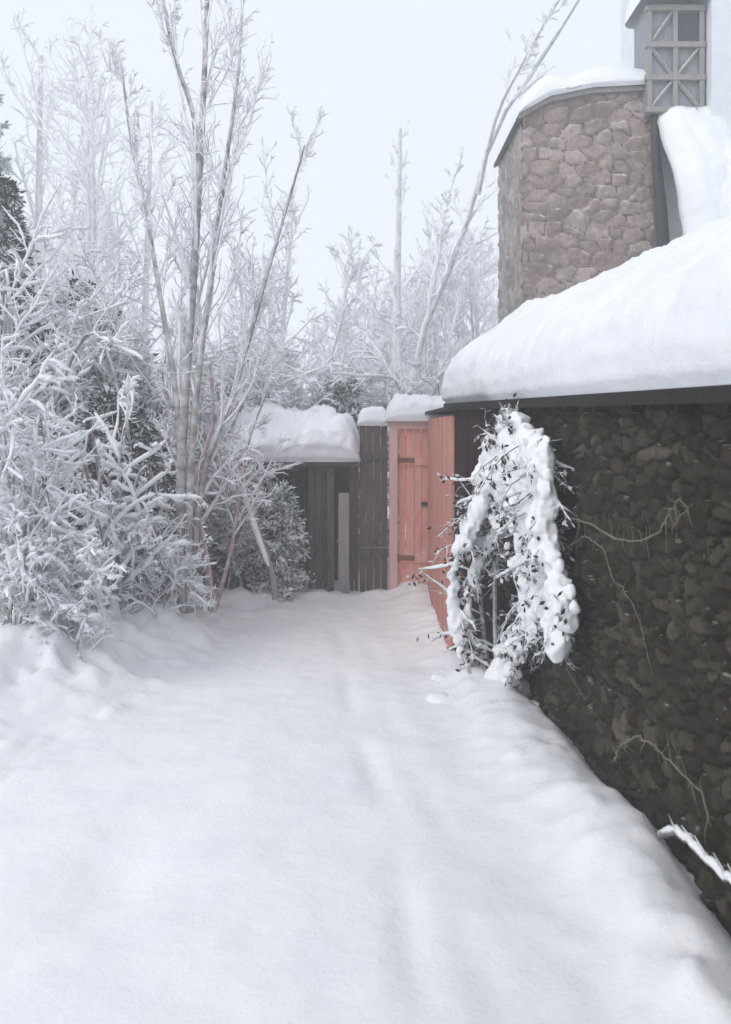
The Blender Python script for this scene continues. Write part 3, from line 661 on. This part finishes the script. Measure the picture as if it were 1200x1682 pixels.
# leaning tree curving right over the house
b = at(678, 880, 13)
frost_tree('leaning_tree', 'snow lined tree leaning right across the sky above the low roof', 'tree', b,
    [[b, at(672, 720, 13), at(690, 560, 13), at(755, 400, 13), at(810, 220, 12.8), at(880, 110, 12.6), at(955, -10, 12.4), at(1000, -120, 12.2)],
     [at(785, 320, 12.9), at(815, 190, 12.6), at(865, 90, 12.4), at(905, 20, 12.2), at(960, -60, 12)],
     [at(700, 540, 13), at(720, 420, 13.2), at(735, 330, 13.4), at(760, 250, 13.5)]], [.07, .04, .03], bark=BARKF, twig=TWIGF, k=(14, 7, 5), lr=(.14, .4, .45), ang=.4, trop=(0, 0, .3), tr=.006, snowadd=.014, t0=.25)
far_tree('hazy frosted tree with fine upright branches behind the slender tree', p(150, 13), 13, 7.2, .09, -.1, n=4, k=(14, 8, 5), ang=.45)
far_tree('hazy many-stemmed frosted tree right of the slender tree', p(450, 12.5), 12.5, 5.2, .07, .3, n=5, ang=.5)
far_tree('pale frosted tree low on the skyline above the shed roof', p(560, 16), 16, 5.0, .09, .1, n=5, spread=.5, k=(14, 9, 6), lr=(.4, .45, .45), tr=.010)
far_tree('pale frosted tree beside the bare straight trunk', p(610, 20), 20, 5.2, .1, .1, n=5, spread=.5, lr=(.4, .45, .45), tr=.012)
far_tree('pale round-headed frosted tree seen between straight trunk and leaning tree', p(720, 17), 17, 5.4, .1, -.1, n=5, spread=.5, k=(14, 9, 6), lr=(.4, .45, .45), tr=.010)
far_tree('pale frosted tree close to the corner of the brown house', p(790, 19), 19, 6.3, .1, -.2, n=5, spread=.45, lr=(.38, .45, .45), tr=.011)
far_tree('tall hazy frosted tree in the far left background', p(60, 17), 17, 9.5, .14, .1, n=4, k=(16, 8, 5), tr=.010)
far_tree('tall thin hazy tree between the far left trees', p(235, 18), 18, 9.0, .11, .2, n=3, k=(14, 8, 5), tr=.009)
evergreen('conifer', 'tall hazy blue grey conifer reaching the top left corner', (p(-45, 16), 16, 0), 10.2, 1.9, 150, m_frost('hazy_conifer', (.27, .31, .32), (.40, .44, .45), (.78, .81, .85), -.3, .6, 5, 1.4), .16, .6, cat='conifer')  # needle colour lightened to carry the look of haze
# far wood behind everything: nobody could count it
m = MB(); N = 150
fx = rng.uniform(-26, 26, N); fy = rng.uniform(30, 42, N); fh = rng.uniform(3.5, 7, N) * np.interp(fx, [-26, -8, 2, 26], [1.35, 1.15, .6, .8])
fz = .02 * (fy - 12) - .2
S = np.stack([fx, fy, fz], 1); P0 = grow(S, np.tile([0, 0, 1.], (N, 1)), fh, 8, .03); R0 = np.tile(np.linspace(.12, .03, 8), (N, 1)); m.tubes(P0, R0, 5)
P1, R1 = spawn(P0, R0, 14, .2, 1, .6, .36, 6, .5, .1, (0, 0, .4), .3); P2, R2 = spawn(P1, R1, 8, .1, 1, .6, .4, 4, .6, .14, (0, 0, .2), .2)
m.tubes(P1, np.maximum(R1, .02), 4); m.tubes(P2, np.maximum(R2, .016), 3)
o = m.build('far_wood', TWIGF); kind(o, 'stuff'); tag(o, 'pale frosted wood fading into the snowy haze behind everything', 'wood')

# ------------------------------------------------------------------ frosty air
m = MB(); m.box((-55, -25, -2.2), (55, 66, 13.5))
hm = bpy.data.materials.new('haze'); hm.use_nodes = True; hn = hm.node_tree; hn.nodes.clear()
ho = hn.nodes.new('ShaderNodeOutputMaterial'); hv = hn.nodes.new('ShaderNodeVolumePrincipled')
hv.inputs['Color'].default_value = (.985, .99, 1, 1); hv.inputs['Density'].default_value = .013; hv.inputs['Anisotropy'].default_value = .2
hn.links.new(hv.outputs[0], ho.inputs['Volume'])
o = m.build('haze', hm); kind(o, 'stuff')
